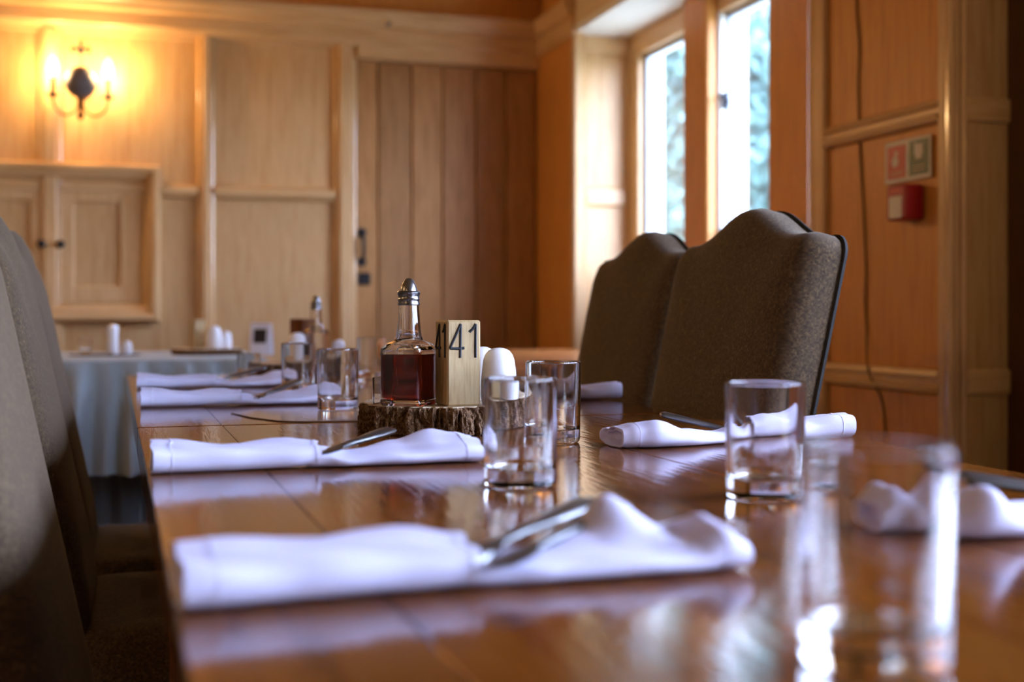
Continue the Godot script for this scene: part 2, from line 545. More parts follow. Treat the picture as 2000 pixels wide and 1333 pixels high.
	part(w, "backing", bd(-2.6, -2.3, 0, 2.56, -3.4, 5.85, 0.001), M.oak_dark)
	w = thing("wall_front", "oak panelled wall behind the camera", "wall", Vector3.ZERO, 0, "", "structure")
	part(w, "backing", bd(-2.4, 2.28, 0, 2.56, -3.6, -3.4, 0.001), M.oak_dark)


func make_cupboard() -> void:
	var o := thing("wall_cupboard", "built-in oak wall cupboard with two doors and small black knobs under the sconce", "cupboard")
	part(o, "carcass", bd(-0.72, 0.03, 0.93, 1.47, 5.597, 5.64, 0.002), M.oak_v)
	var prof := [Vector2(0, 5.6), Vector2(0, 5.55), Vector2(0.012, 5.53), Vector2(0.03, 5.53), Vector2(0.036, 5.545), Vector2(0.055, 5.55), Vector2(0.065, 5.57), Vector2(0.08, 5.58), Vector2(0.08, 5.6)]
	# mitred frame: offset from the outer rectangle
	var x0 := -0.786
	var x1 := 0.103
	var y0 := 0.858
	var y1 := 1.54
	for side in 4:
		var rings := []
		for e in 2:
			var p := PackedVector3Array()
			for q in prof:
				var a: float = q.x
				var v: Vector3
				if side == 0: v = Vector3(x0 + a if e == 0 else x1 - a, y1 - a, -q.y)
				elif side == 1: v = Vector3(x0 + a if e == 0 else x1 - a, y0 + a, -q.y)
				elif side == 2: v = Vector3(x0 + a, y0 + a if e == 0 else y1 - a, -q.y)
				else: v = Vector3(x1 - a, y0 + a if e == 0 else y1 - a, -q.y)
				p.append(v)
			rings.append(p)
		part(o, "frame_moulding", loft(rings), M.oak_h if side < 2 else M.oak_v)
	for s in [[-0.340, 0.022, -0.305], [-0.705, -0.343, -0.38]]:
		var d := part(o, "door", plus([bd(s[0], s[0] + 0.088, 0.94, 1.46, 5.578, 5.602, 0.004), bd(s[1] - 0.086, s[1], 0.94, 1.46, 5.578, 5.602, 0.004),
			bd(s[0] + 0.088, s[1] - 0.086, 1.374, 1.46, 5.578, 5.602, 0.004), bd(s[0] + 0.088, s[1] - 0.086, 0.94, 1.015, 5.578, 5.602, 0.004)]), M.oak_v)
		part(d, "door_panel", bd(s[0] + 0.085, s[1] - 0.083, 1.01, 1.378, 5.592, 5.604, 0.002), M.oak_panel[1])
		part(d, "knob", moved(lathe([[0, 0], [0.012, 0], [0.009, 0.008], [0.008, 0.016], [0.017, 0.024], [0.018, 0.032], [0.01, 0.04], [0, 0.041]], 18), Transform3D(Basis(Vector3.RIGHT, PI / 2), Vector3(s[2], 1.19, -5.58))), M.iron, "small black turned knob")

func make_sconce() -> Node3D:
	# built facing +z at the origin (the centre of its round boss), wall plane at z = -0.12
	var o := thing("wall_sconce", "pewter twin-candle wall sconce glowing on the oak panel above the cupboard", "sconce")
	var ball := []
	for k in 15:
		ball.append([0.067 * sin(PI * k / 14.0) if k % 14 else 0.0, -0.067 * cos(PI * k / 14.0)])
	part(o, "boss", moved(lathe(ball, 30), Transform3D(Basis.IDENTITY, Vector3.ZERO)), M.pewter, "round pewter boss")
	part(o, "backplate", moved(lathe([[0, 0], [0.05, 0], [0.045, 0.02], [0.02, 0.03], [0.018, 0.07], [0, 0.07]], 24), Transform3D(Basis(Vector3.RIGHT, PI / 2), Vector3(0, 0, -0.12))), M.pewter)
	part(o, "stem", tube([Vector3(0, 0.05, 0), Vector3(0, 0.09, -0.005), Vector3(0, 0.13, -0.01)], [0.007, 0.005, 0.005], 10), M.pewter)
	var fl := [tube([Vector3(0, 0.12, -0.01), Vector3(0, 0.145, -0.01), Vector3(0, 0.165, -0.01), Vector3(0, 0.19, -0.01)], [0.005, 0.017, 0.015, 0.002], 10, 0.5)]
	for s in [-1.0, 1.0]:
		fl.append(tube([Vector3(0, 0.118, -0.01), Vector3(0.012 * s, 0.14, -0.01), Vector3(0.03 * s, 0.148, -0.01), Vector3(0.037 * s, 0.135, -0.01), Vector3(0.03 * s, 0.124, -0.01)], [0.004, 0.007, 0.008, 0.007, 0.004], 8))
	part(o, "finial", plus(fl), M.iron, "fleur-de-lis finial")
	part(o, "drop", lathe([[0, -0.16], [0.012, -0.15], [0.016, -0.135], [0.008, -0.12], [0.012, -0.1], [0.014, -0.08], [0.008, -0.05], [0, -0.05]], 18), M.brass)
	for s in [-1.0, 1.0]:
		var pts := []
		for k in 13:
			var a := PI * k / 12.0
			pts.append(Vector3(s * (0.058 - 0.052 * cos(a)), -0.068 - 0.075 * sin(a) - (0.03 if k == 0 else 0.0), 0.02 * sin(a)))
		part(o, "arm", tube(pts, 0.005, 8), M.brass)
		var c := Vector3(s * 0.11, -0.063, 0)
		part(o, "drip_pan", lathe([[0, -0.006], [0.01, -0.006], [0.024, 0.002], [0.03, 0.006], [0.028, 0.008], [0.02, 0.006], [0, 0.004]], 20, c), M.iron)
		part(o, "candle_tube", lathe([[0, 0.0], [0.01, 0], [0.009, 0.07], [0.011, 0.072], [0.011, 0.078], [0, 0.078]], 16, c), M.iron)
		part(o, "bulb", lathe([[0, 0.076], [0.012, 0.08], [0.022, 0.098], [0.025, 0.115], [0.019, 0.145], [0.008, 0.168], [0, 0.175]], 20, c), M.bulb)
		var l := OmniLight3D.new()
		l.name = "bulb_light"
		l.light_color = Color(1.0, 0.81, 0.55)
		l.light_energy = 0.16
		l.omni_range = 12.0
		l.omni_attenuation = 2.0
		l.light_size = 0.02
		l.shadow_enabled = true
		l.position = c + Vector3(0, 0.115, 0)
		o.add_child(l, true)
	return o

# ---------------------------------------------------------------- furniture
func outline(n := 90) -> Array:
	var raw := []
	for k in 9:
		raw.append(Vector2(-0.197 - 0.013 * k / 8.0, 0.42 + 0.577 * k / 8.0))
	for k in 5:
		var a := PI - PI / 2 * (k + 1) / 6.0
		raw.append(Vector2(-0.182 + 0.028 * cos(a), 0.999 + 0.029 * sin(a)))
	for k in 41:
		var s := -0.182 + 0.364 * k / 40.0
		var h := 0.5 * (1 + cos(PI * clampf(s / 0.16, -1, 1)))
		raw.append(Vector2(s, 1.028 + 0.048 * h))
	for k in 5:
		var a := PI / 2 - PI / 2 * (k + 1) / 6.0
		raw.append(Vector2(0.182 + 0.028 * cos(a), 0.999 + 0.029 * sin(a)))
	for k in 9:
		raw.append(Vector2(0.21 - 0.013 * k / 8.0, 0.997 - 0.577 * k / 8.0))
	for k in 9:
		raw.append(Vector2(0.17 - 0.0425 * k, 0.405))
	return raw

func make_chair(label: String) -> Node3D:
	# faces +x; origin on the floor below the front of the backrest
	var o := thing("dining_chair", label, "chair", Vector3.ZERO, 0, "upholstered dining chairs")
	var ol := outline()
	var tilt := Transform3D(Basis(Vector3(0, 0, 1), deg_to_rad(12.0)), Vector3.ZERO)
	var piv := Vector3(0, 0.45, 0)
	var place := func(x: float, p: Vector2, q: float) -> Vector3:
		var c := Vector2(0, 0.74)
		var r := c + (p - c) * q
		return piv + tilt * (Vector3(x, r.y, r.x) - piv)
	var rings := []
	for pr in [[0.02, 0.014], [0.3, 0.014], [0.55, 0.012], [0.75, 0.009], [0.87, 0.004], [0.94, -0.004], [0.98, -0.014], [1.0, -0.03], [1.0, -0.055], [0.985, -0.068], [0.95, -0.074], [0.5, -0.074], [0.02, -0.074]]:
		var a := PackedVector3Array()
		for p in ol:
			a.append(place.call(pr[1], p, pr[0]))
		rings.append(a)
	part(o, "backrest", mesh_of(loft(rings), 60), M.fabric)
	var wl := []
	for p in ol:
		wl.append(place.call(-0.064, p, 1.0))
	part(o, "welt", closed_tube(wl, 0.004), M.welt, "dark piping along the rear edge")
	rings = []
	for e in [[0.9, 0.36], [0.985, 0.363], [1.0, 0.375], [1.0, 0.43], [0.985, 0.447], [0.94, 0.455], [0.8, 0.459], [0.3, 0.462]]:
		var a := PackedVector3Array()
		for k in 48:
			var th := TAU * k / 48.0
			var cx := signf(cos(th)) * pow(absf(cos(th)), 0.28)
			var cz := signf(sin(th)) * pow(absf(sin(th)), 0.28)
			a.append(Vector3(0.19 + 0.225 * cx * e[0], e[1], 0.205 * cz * e[0]))
		rings.append(a)
	part(o, "seat", mesh_of(loft(rings), 60), M.fabric)
	for s in [-1.0, 1.0]:
		part(o, "leg", tube([Vector3(0.38, 0.37, 0.165 * s), Vector3(0.385, 0.0, 0.17 * s)], [0.024, 0.016], 8), M.leg)
		part(o, "leg", tube([Vector3(-0.03, 0.41, 0.165 * s), Vector3(-0.07, 0.0, 0.175 * s)], [0.024, 0.017], 8), M.leg)
	return o

func make_table(label: String, d0: float, d1: float) -> void:
	# local z runs back from the far left corner; the whole is turned a little against the room
	var o := thing("dining_table", label, "table", Vector3(0.002 - 0.0157 * (d1 - 1.647), 0, -d1), deg_to_rad(0.9), "plank dining tables set end to end")
	var xs := [0.0, 0.107, 0.500, 0.765]
	var L := d1 - d0
	for k in 3:
		part(o, "plank", cbox(Vector3((xs[k] + xs[k + 1]) / 2, TOP - 0.019 - 0.0002 * (k % 2), L / 2), Vector3(xs[k + 1] - xs[k] - 0.0007, 0.038, L - 0.002), 0.001), M.table[[1, 0, 2][k]])
	part(o, "apron", plus([cbox(Vector3(0.07, 0.665, L / 2), Vector3(0.022, 0.09, L - 0.2)), cbox(Vector3(0.695, 0.665, L / 2), Vector3(0.022, 0.09, L - 0.2)),
		cbox(Vector3(0.3825, 0.665, 0.08), Vector3(0.6, 0.09, 0.022)), cbox(Vector3(0.3825, 0.665, L - 0.08), Vector3(0.6, 0.09, 0.022))]), M.table_edge)
	for x in [0.08, 0.685]:
		for z in [0.09, L - 0.09]:
			part(o, "leg", cbox(Vector3(x, 0.355, z), Vector3(0.07, 0.71, 0.07), 0.008), M.table_leg)

# ---------------------------------------------------------------- table ware
func make_tumbler(label: String) -> Node3D:
	var o := solo("tumbler", lathe([[0, 0.0015], [0.020, 0.0012], [0.0275, 0.0], [0.0297, 0.0015], [0.0305, 0.005], [0.0311, 0.05], [0.0316, 0.0895], [0.0313, 0.0914], [0.0304, 0.092], [0.0294, 0.0913], [0.029, 0.0895], [0.0284, 0.05], [0.0276, 0.020], [0.0255, 0.0155], [0.020, 0.0142], [0, 0.014]], 72), M.glass, label, "glass", Vector3.ZERO, 0, "clear glass tumblers on the set table")
	return o

func napkin_section(s: float, v: Array, sd: float) -> PackedVector3Array:
	# v: [x, front z, depth, front height, back height, lift]
	var p := PackedVector3Array()
	var n := 44
	for k in n:
		var a := TAU * k / n
		var cx := signf(cos(a)) * pow(absf(cos(a)), 0.75)
		var sy := signf(sin(a)) * pow(absf(sin(a)), 0.8)
		var back := 0.5 - 0.5 * cx          # 0 at the front, 1 at the back
		var h: float = lerpf(v[3], v[4], smoothstep(0.15, 0.95, back))
		var up := 0.5 + 0.5 * sy
		var z: float = v[1] - v[2] * back + 0.0012 * sin(s * 31.0 + back * 9.0 + sd) * up
		var y: float = v[5] + h * up + up * 0.0011 * sin(s * 23.0 + sd + back * 14.0)
		p.append(Vector3(v[0] + 0.0012 * sin(back * 11.0 + sd), maxf(y, 0.0008), z))
	return p

func key_at(keys: Array, s: float) -> Array:
	for i in keys.size() - 1:
		var a: Array = keys[i]
		var b: Array = keys[i + 1]
		if s <= b[0] or i == keys.size() - 2:
			var t := smoothstep(0.0, 1.0, clampf((s - a[0]) / (b[0] - a[0]), 0, 1))
			var r := []
			for k in range(1, a.size()):
				r.append(lerpf(a[k], b[k], t))
			return r
	return []

func napkin_part(keys: Array, s0: float, s1: float, L: float, sd: float, hollow0: bool, hollow1: bool) -> PackedVector3Array:
	var rings := []
	var n := 40
	for k in n + 1:
		var s := lerpf(s0, s1, float(k) / n)
		var v := key_at(keys, s)
		rings.append(napkin_section(s, [s * L] + v, sd))
	for e in [[0, hollow0], [rings.size() - 1, hollow1]]:
		if e[1]:
			var r: PackedVector3Array = rings[e[0]]
			var c := Vector3.ZERO
			for p in r: c += p / r.size()
			var inw := 0.012 if e[0] == 0 else -0.012
			for q in [[0.86, 0.0], [0.74, 0.35], [0.6, 0.3], [0.52, 0.9], [0.3, 1.0]]:
				var a := PackedVector3Array()
				for p in r:
					var g: Vector3 = c + (p - c) * q[0]
					a.append(Vector3(g.x + inw * q[1], maxf(g.y, 0.001), g.z))
				if e[0] == 0: rings.push_front(a)
				else: rings.append(a)
	return loft(rings)

func hem_ring(keys: Array, s: float, L: float, sd: float, wide: float, out: float) -> PackedVector3Array:
	var rings := []
	for e in [[-0.5, 0.0], [-0.4, 1.0], [0.4, 1.0], [0.5, 0.0]]:
		var v := key_at(keys, s)
		var r := napkin_section(s, [s * L + wide * e[0]] + v, sd)
		var c := Vector3.ZERO
		for p in r: c += p / r.size()
		var a := PackedVector3Array()
		for p in r:
			var g := p
			var dir := Vector3(0, p.y - c.y, p.z - c.z).normalized()
			g += dir * (out * e[1] - 0.0006 * (1.0 - e[1]))
			a.append(Vector3(g.x, maxf(g.y, 0.0004), g.z))
		rings.append(a)
	# close it on the inside
	var ins := PackedVector3Array()
	var t := loft(rings, false, false)
	return orient(t + loft([rings[3], rings[0]], false, false)) if ins else orient(t)

func make_napkin(label: String, L: float, sl: Array, fl: Array, split: float, sd: float, at: Vector3, turn: float) -> Node3D:
	# lies along local +x from its sleeve end; front edge at z = 0
	var o := thing("napkin", label, "napkin", at, turn, "rolled linen napkins round the set table")
	part(o, "sleeve", mesh_of(napkin_part(sl, 0.0, split, L, sd, true, true), 60), M.linen, "rolled sleeve half of the napkin")
	part(o, "flare", mesh_of(napkin_part(fl, split - 0.06, 1.0, L, sd + 2.0, false, true), 60), M.linen, "loose spread half of the napkin")
	part(o, "hem", hem_ring(sl, 0.055, L, sd, 0.0022, 0.0005), M.hem, "stitched hem line")
	part(o, "hem", hem_ring(sl, split - 0.012, L, sd, 0.0035, 0.0006), M.hem, "stitched hem line")
	part(o, "hem", hem_ring(fl, 0.945, L, sd + 2.0, 0.0012, 0.0004), M.stitch, "stitched hem line")
	return o

func handle_shape(kind: int, f: float) -> PackedVector3Array:
	# cutlery along +x, handle end at x = 0, length 0.2
	var prof := [[0.0, 0.004, 0.0015], [0.003, 0.0085, 0.003], [0.01, 0.0105, 0.0042], [0.04, 0.0095, 0.0042], [0.08, 0.0062, 0.0036], [0.105, 0.0042, 0.0032], [0.13, 0.0042, 0.0028]]
	if kind == 0:
		prof += [[0.14, 0.008, 0.0016], [0.155, 0.0095, 0.0014], [0.17, 0.008, 0.0012], [0.177, 0.002, 0.001]]
	else:
		prof += [[0.14, 0.008, 0.002], [0.15, 0.0115, 0.0016], [0.16, 0.012, 0.0014]]
	var rings := []
	for q in prof:
		var a := PackedVector3Array()
		for k in 16:
			var th := TAU * k / 16.0
			a.append(Vector3(q[0] * f, sin(th) * q[2], cos(th) * q[1]))
		rings.append(a)
	return loft(rings)

func make_cutlery(fork: bool, label: String, tip: Vector3, base: Vector3) -> void:
	var o := thing("fork" if fork else "table_knife", label, "fork" if fork else "knife", tip, 0, "steel cutlery tucked in the napkins")
	var f := (tip.distance_to(base) + 0.014) / 0.177
	part(o, "handle", handle_shape(1 if fork else 0, f), M.steel)
	if fork:
		for k in 4:
			var z := -0.009 + 0.006 * k
			part(o, "tine", tube([Vector3(0.157 * f, 0, z), Vector3(0.166 * f, -0.001, z), Vector3(0.177 * f, 0.001, z * 0.95)], [0.0022, 0.0018, 0.0008], 6), M.steel)
	var x := (base - tip).normalized()
	var z2 := x.cross(Vector3.UP).normalized()
	o.basis = Basis(x, z2.cross(x).normalized(), z2)

func squarish(hw: float, rc: float, y: float, n := 64) -> PackedVector3Array:
	# rounded square of half width hw and corner radius rc (rc = hw gives a circle)
	var p := PackedVector3Array()
	var f := hw - rc
	for q in 4:
		var c := Vector2([f, -f, -f, f][q], [f, f, -f, -f][q])
		for k in n / 4:
			var a := PI / 2 * (q + (k + 0.0) / (n / 4 - 1.0))
			p.append(Vector3(c.x + rc * cos(a), y, c.y + rc * sin(a)))
	return p

func make_bottle(label: String, at: Vector3, turn: float, level := 0.062) -> Node3D:
	var o := thing("dressing_bottle", label, "bottle", at, turn, "square dressing bottles with metal pourers")
	# [half width, corner radius, y]
	var outer := [[0.020, 0.006, 0.0012], [0.0255, 0.006, 0.0], [0.0275, 0.006, 0.003], [0.0268, 0.006, 0.009], [0.0265, 0.006, 0.058], [0.0275, 0.0065, 0.063], [0.0272, 0.008, 0.069], [0.0245, 0.010, 0.0735], [0.0228, 0.011, 0.0752], [0.0175, 0.0150, 0.0785], [0.0160, 0.0160, 0.083], [0.0148, 0.0148, 0.092], [0.0137, 0.0137, 0.105], [0.0125, 0.0125, 0.118], [0.0122, 0.0122, 0.124]]
	var rings := []
	for q in outer:
		rings.append(squarish(q[0], minf(q[1], q[0]), q[2]))
	var inner := [[0.0205, 0.005, 0.0065], [0.0235, 0.005, 0.009], [0.0238, 0.005, 0.058], [0.0240, 0.006, 0.067], [0.0205, 0.009, 0.0715], [0.0145, 0.0135, 0.0765], [0.0135, 0.0135, 0.083], [0.0125, 0.0125, 0.092], [0.0115, 0.0115, 0.105], [0.0102, 0.0102, 0.124]]
	for k in range(inner.size() - 1, -1, -1):
		var q: Array = inner[k]
		rings.append(squarish(q[0], minf(q[1], q[0]), q[2]))
	part(o, "glass_body", mesh_of(loft(rings), 32), M.glass, "clear square glass body with tapering neck")
	rings = []
	for q in [[0.0200, 0.005, 0.0062], [0.0238, 0.005, 0.0088], [0.0241, 0.005, 0.03], [0.0241, 0.005, level - 0.001], [0.0236, 0.005, level], [0.02, 0.005, level]]:
		rings.append(squarish(q[0], q[1], q[2]))
	part(o, "dressing", mesh_of(loft(rings), 32), M.oil, "dark amber liquid")
	part(o, "collar", lathe([[0, 0.121], [0.0134, 0.121], [0.0138, 0.123], [0.0132, 0.1245], [0.0132, 0.127], [0.0138, 0.1285], [0.0132, 0.130], [0.0130, 0.1325], [0.0138, 0.134], [0.0139, 0.137], [0.0128, 0.1385], [0, 0.1388]], 56), M.chrome, "ridged metal collar")
	part(o, "pourer", lathe([[0, 0.138], [0.0106, 0.138], [0.0102, 0.1415], [0.0086, 0.146], [0.0062, 0.1505], [0.0036, 0.1535], [0.0022, 0.1541], [0, 0.1541]], 48), M.chrome, "bullet-shaped metal pourer")
	return o

func stroke(pts: Array, w: float) -> PackedVector3Array:
	return tube(pts, w, 8, 1.0)

func make_block(label: String, at: Vector3, turn: float) -> Node3D:
	var o := thing("number_block", label, "table number", at, turn)
	part(o, "block", cbox(Vector3(0, 0.0515, 0), Vector3(0.043, 0.103, 0.043), 0.0022), M.block)
	for f in 2:
		var b := Basis(Vector3.UP, [0.0, -PI / 2][f])
		var W := 0.043
		var P := func(u: float, v: float) -> Vector3: return b * Vector3((u - 0.5) * W, v, 0.0215)
		var t := plus([
			stroke([P.call(0.40, 0.0985), P.call(0.385, 0.0975), P.call(0.10, 0.0712), P.call(0.09, 0.069)], 0.0017),
			stroke([P.call(0.085, 0.0694), P.call(0.3, 0.0690), P.call(0.50, 0.0696)], 0.0017),
			stroke([P.call(0.40, 0.0985), P.call(0.395, 0.08), P.call(0.385, 0.058)], 0.0017),
			stroke([P.call(0.66, 0.089), P.call(0.76, 0.0925), P.call(0.845, 0.0985)], 0.0017),
			stroke([P.call(0.85, 0.0985), P.call(0.845, 0.08), P.call(0.845, 0.058)], 0.0017)])
		part(o, "numeral", t, M.black, "black table number 41")
	return o

func make_slice(label: String, at: Vector3, R: float, H: float, sd: int, turn := 0.0) -> Node3D:
	var o := thing("wood_slice", label, "wood slice", at, turn, "bark-edged wood slices carrying the condiments")
	var nz := FastNoiseLite.new()
	nz.seed = sd
	nz.frequency = 1.0
	nz.fractal_octaves = 3
	var n := 260
	var rows := 16
	var edge := func(a: float, y: float) -> float:
		var base := R * (1.0 + 0.035 * sin(a * 2.0 + sd) + 0.02 * sin(a * 5.0 + sd * 2))
		var ca := cos(a)
		var sa := sin(a)
		var ridge := absf(nz.get_noise_3d(ca * 9.0, sa * 9.0, y * 12.0))
		var crack := absf(nz.get_noise_3d(ca * 3.5 + 7.0, sa * 3.5, y * 6.0))
		var fine := nz.get_noise_3d(ca * 34.0, sa * 34.0, y * 150.0)
		return base - 0.008 * pow(1.0 - ridge, 6.0) - 0.009 * pow(1.0 - crack, 9.0) + 0.0022 * fine
	var rings := []
	for k in rows + 1:
		var y := H * k / rows
		var a := PackedVector3Array()
		for j in n:
			var th := TAU * j / n
			var r: float = edge.call(th, y)
			if k == 0: r -= 0.004
			if k == rows: r -= 0.0015
			a.append(Vector3(cos(th) * r, y, sin(th) * r))
		rings.append(a)
	part(o, "bark", mesh_of(loft(rings), 50), M.bark, "rough dark bark edge")
	rings = []
	for y in [H - 0.001, H + 0.0012]:
		var a := PackedVector3Array()
		for j in n / 2:
			var th := TAU * j / (n / 2)
			var r: float = edge.call(th, H) - 0.004 - (0.0008 if y > H else 0.0)
			a.append(Vector3(cos(th) * r, y, sin(th) * r))
		rings.append(a)
	part(o, "cut_face", loft(rings), M.cut, "pale sawn top face")
	return o

func make_shaker(label: String, at: Vector3, k := 1.0) -> Node3D:
	var o := thing("shaker", label, "shaker", at, 0, "white china shakers")
	part(o, "body", lathe([[0, 0], [0.019 * k, 0], [0.0205 * k, 0.001], [0.0222 * k, 0.012 * k], [0.0222 * k, 0.022 * k], [0.021 * k, 0.04 * k], [0.0193 * k, 0.0535 * k], [0.0188 * k, 0.0545 * k], [0.0188 * k, 0.0555 * k], [0.0165 * k, 0.0615 * k], [0.0125 * k, 0.0662 * k], [0.006 * k, 0.069 * k], [0, 0.0695 * k]], 44), M.china)
	var h := PackedVector3Array()
	for q in [[0.0, 0.0], [0.004, 0.0], [-0.002, 0.0035], [-0.002, -0.0035]]:
		h.append_array(lathe([[0, 0.0676 * k], [0.0007, 0.0676 * k], [0.0007, 0.0693 * k], [0, 0.0694 * k]], 8, Vector3(q[0], 0, q[1])))
	part(o, "pouring_hole", h, M.black)
	return o

# ---------------------------------------------------------------- outdoors
func make_tree(label: String, at: Vector3, h: float, r: float, sd: int, kind: int) -> void:
	var o := thing("tree", label, "tree", at, 0, "trees outside the far windows")
	part(o, "trunk", tube([Vector3.ZERO, Vector3(0.1, h * 0.3, 0), Vector3(0, h * 0.7, 0.1)], [0.22, 0.16, 0.06], 10), M.trunk)
	var rng := RandomNumberGenerator.new()
	rng.seed = sd
	var lf := PackedVector3Array()
	var a := Vector3(-0.5, 0, 0)
	var b := Vector3(0, 0.06, 0.28)
	var c := Vector3(0.5, 0, 0)
	var d := Vector3(0, 0.06, -0.28)
	lf.append_array([a, b, c, a, c, d, a, c, b, a, d, c])
	var mm := MultiMesh.new()
	mm.transform_format = MultiMesh.TRANSFORM_3D
	mm.mesh = mesh_of(lf, 5)
	var n := 5200
	mm.instance_count = n
	for i in n:
		var p := Vector3(rng.randfn(), rng.randfn(), rng.randfn()).normalized() * pow(rng.randf(), 0.4)
		var lump := 0.82 + 0.25 * sin(p.x * 7.0 + sd) * sin(p.y * 6.0) + 0.1 * sin(p.z * 11.0)
		var q := Vector3(p.x * r, h * 0.56 + p.y * h * 0.46, p.z * r) * Vector3(lump, 1, lump)
		var bs := Basis.from_euler(Vector3(rng.randf() * TAU, rng.randf() * TAU, rng.randf() * TAU)).scaled(Vector3.ONE * rng.randf_range(0.16, 0.3))
		mm.set_instance_transform(i, Transform3D(bs, q))
	var f := MultiMeshInstance3D.new()
	f.name = "foliage"
	f.multimesh = mm
	f.material_override = M.leaf[kind]
	f.set_meta("kind", "stuff")
	o.add_child(f)

func _ready() -> void:
	# ---- camera: level, turned 17 degrees right of the room's length, lens shifted down
	var cam := Camera3D.new()
	cam.name = "camera"
	var att := CameraAttributesPhysical.new()
	att.frustum_focal_length = 43.2
	att.exposure_aperture = 3.7
	att.frustum_focus_distance = 1.48
	cam.attributes = att
	cam.projection = Camera3D.PROJECTION_FRUSTUM
	cam.near = 0.05
	cam.far = 200.0
	cam.size = 1333.0 / 2400.0 * 0.05
	cam.frustum_offset = Vector2(0, -54.5 / 2400.0 * 0.05)
	cam.position = Vector3(0, CY, 0)
	cam.rotation.y = -atan(735.0 / 2400.0)
	add_child(cam)
	cam.current = true

	# ---- sky and exposure
	var env := Environment.new()
	var sky := Sky.new()
	var sm := ProceduralSkyMaterial.new()
	sm.sky_top_color = Color(0.72, 0.80, 1.0)
	sm.sky_horizon_color = Color(0.79, 0.875, 1.0)
	sm.ground_bottom_color = Color(0.35, 0.38, 0.36)
	sm.ground_horizon_color = Color(0.55, 0.6, 0.58)
	sky.sky_material = sm
	env.background_mode = Environment.BG_SKY
	env.sky = sky
	env.background_energy_multiplier = 29.0
	env.tonemap_mode = Environment.TONE_MAPPER_LINEAR
	env.tonemap_exposure = 1.4
	env.sdfgi_enabled = true
	env.ssao_enabled = true
	env.ssil_enabled = true
	var we := WorldEnvironment.new()
	we.name = "world_environment"
	we.environment = env
	add_child(we)

	make_materials()
	make_shell()
	make_cupboard()

	# ---- wall lamps
	var sc := make_sconce()
	sc.position = Vector3(-0.221, 1.868, -5.47)
	copy(sc, "pewter twin-candle wall sconce on the back wall left of the frame", Vector3(-1.6, 1.855, -5.47))
	copy(sc, "pewter twin-candle wall sconce on the left wall near the far table", Vector3(-2.17, 1.855, -3.6), PI / 2)
	copy(sc, "pewter twin-candle wall sconce on the left wall beside the set table", Vector3(-2.17, 1.855, -1.2), PI / 2)
	copy(sc, "pewter twin-candle wall sconce on the left wall behind the camera", Vector3(-2.17, 1.855, 1.2), PI / 2)

	# ---- tables and chairs
	make_table("glossy brown plank dining table nearest the camera", 0.27, 1.642)
	make_table("second glossy brown plank table abutting behind the bark slice", 1.652, 3.02)
	var ch := make_chair("grey tweed dining chair nearest the camera at left, its lit backrest filling the left edge")
	ch.position = Vector3(-0.036, 0, -1.2)
	copy(ch, "darker second dining chair on the left, just behind the nearest one", Vector3(-0.064, 0, -2.0))
	copy(ch, "third dining chair on the left, only a thin strip of backrest showing beyond the second", Vector3(-0.077, 0, -2.5))
	copy(ch, "large camel-backed brown dining chair on the right, nearest the fire alarm sign", Vector3(0.745, 0, -1.675), PI)
	copy(ch, "smaller looking camel-backed brown chair on the right in front of the window bay", Vector3(0.80, 0, -2.2), PI)

	make_far_tables()
	make_table_setting()
	make_wall_things()

	# ---- outdoors
	solo("lawn", bd(2.35, 60, -0.6, -0.3, -40, 60, 0.01), M.lawn, "green lawn outside the windows", "lawn", Vector3.ZERO, 0, "", "structure")
	var tr := [[6.2, 12.5, 5.0, 1.9, 1, 0], [8.6, 14.5, 7.0, 2.4, 2, 1], [10.8, 20.0, 9.0, 3.2, 3, 2], [7.6, 18.5, 8.0, 2.6, 4, 3], [12.5, 17.0, 7.0, 2.8, 5, 1]]
	var lb := ["small dark green tree seen through the pane nearest the door", "pale green tree seen through the casement beside the mullion", "tall light tree far beyond the lawn", "tall dark tree behind the small one outside the window", "broad green tree at the right beyond the lawn"]
	for k in tr.size():
		make_tree(lb[k], Vector3(tr[k][0], -0.35, -tr[k][1]), tr[k][2], tr[k][3], tr[k][4], tr[k][5])

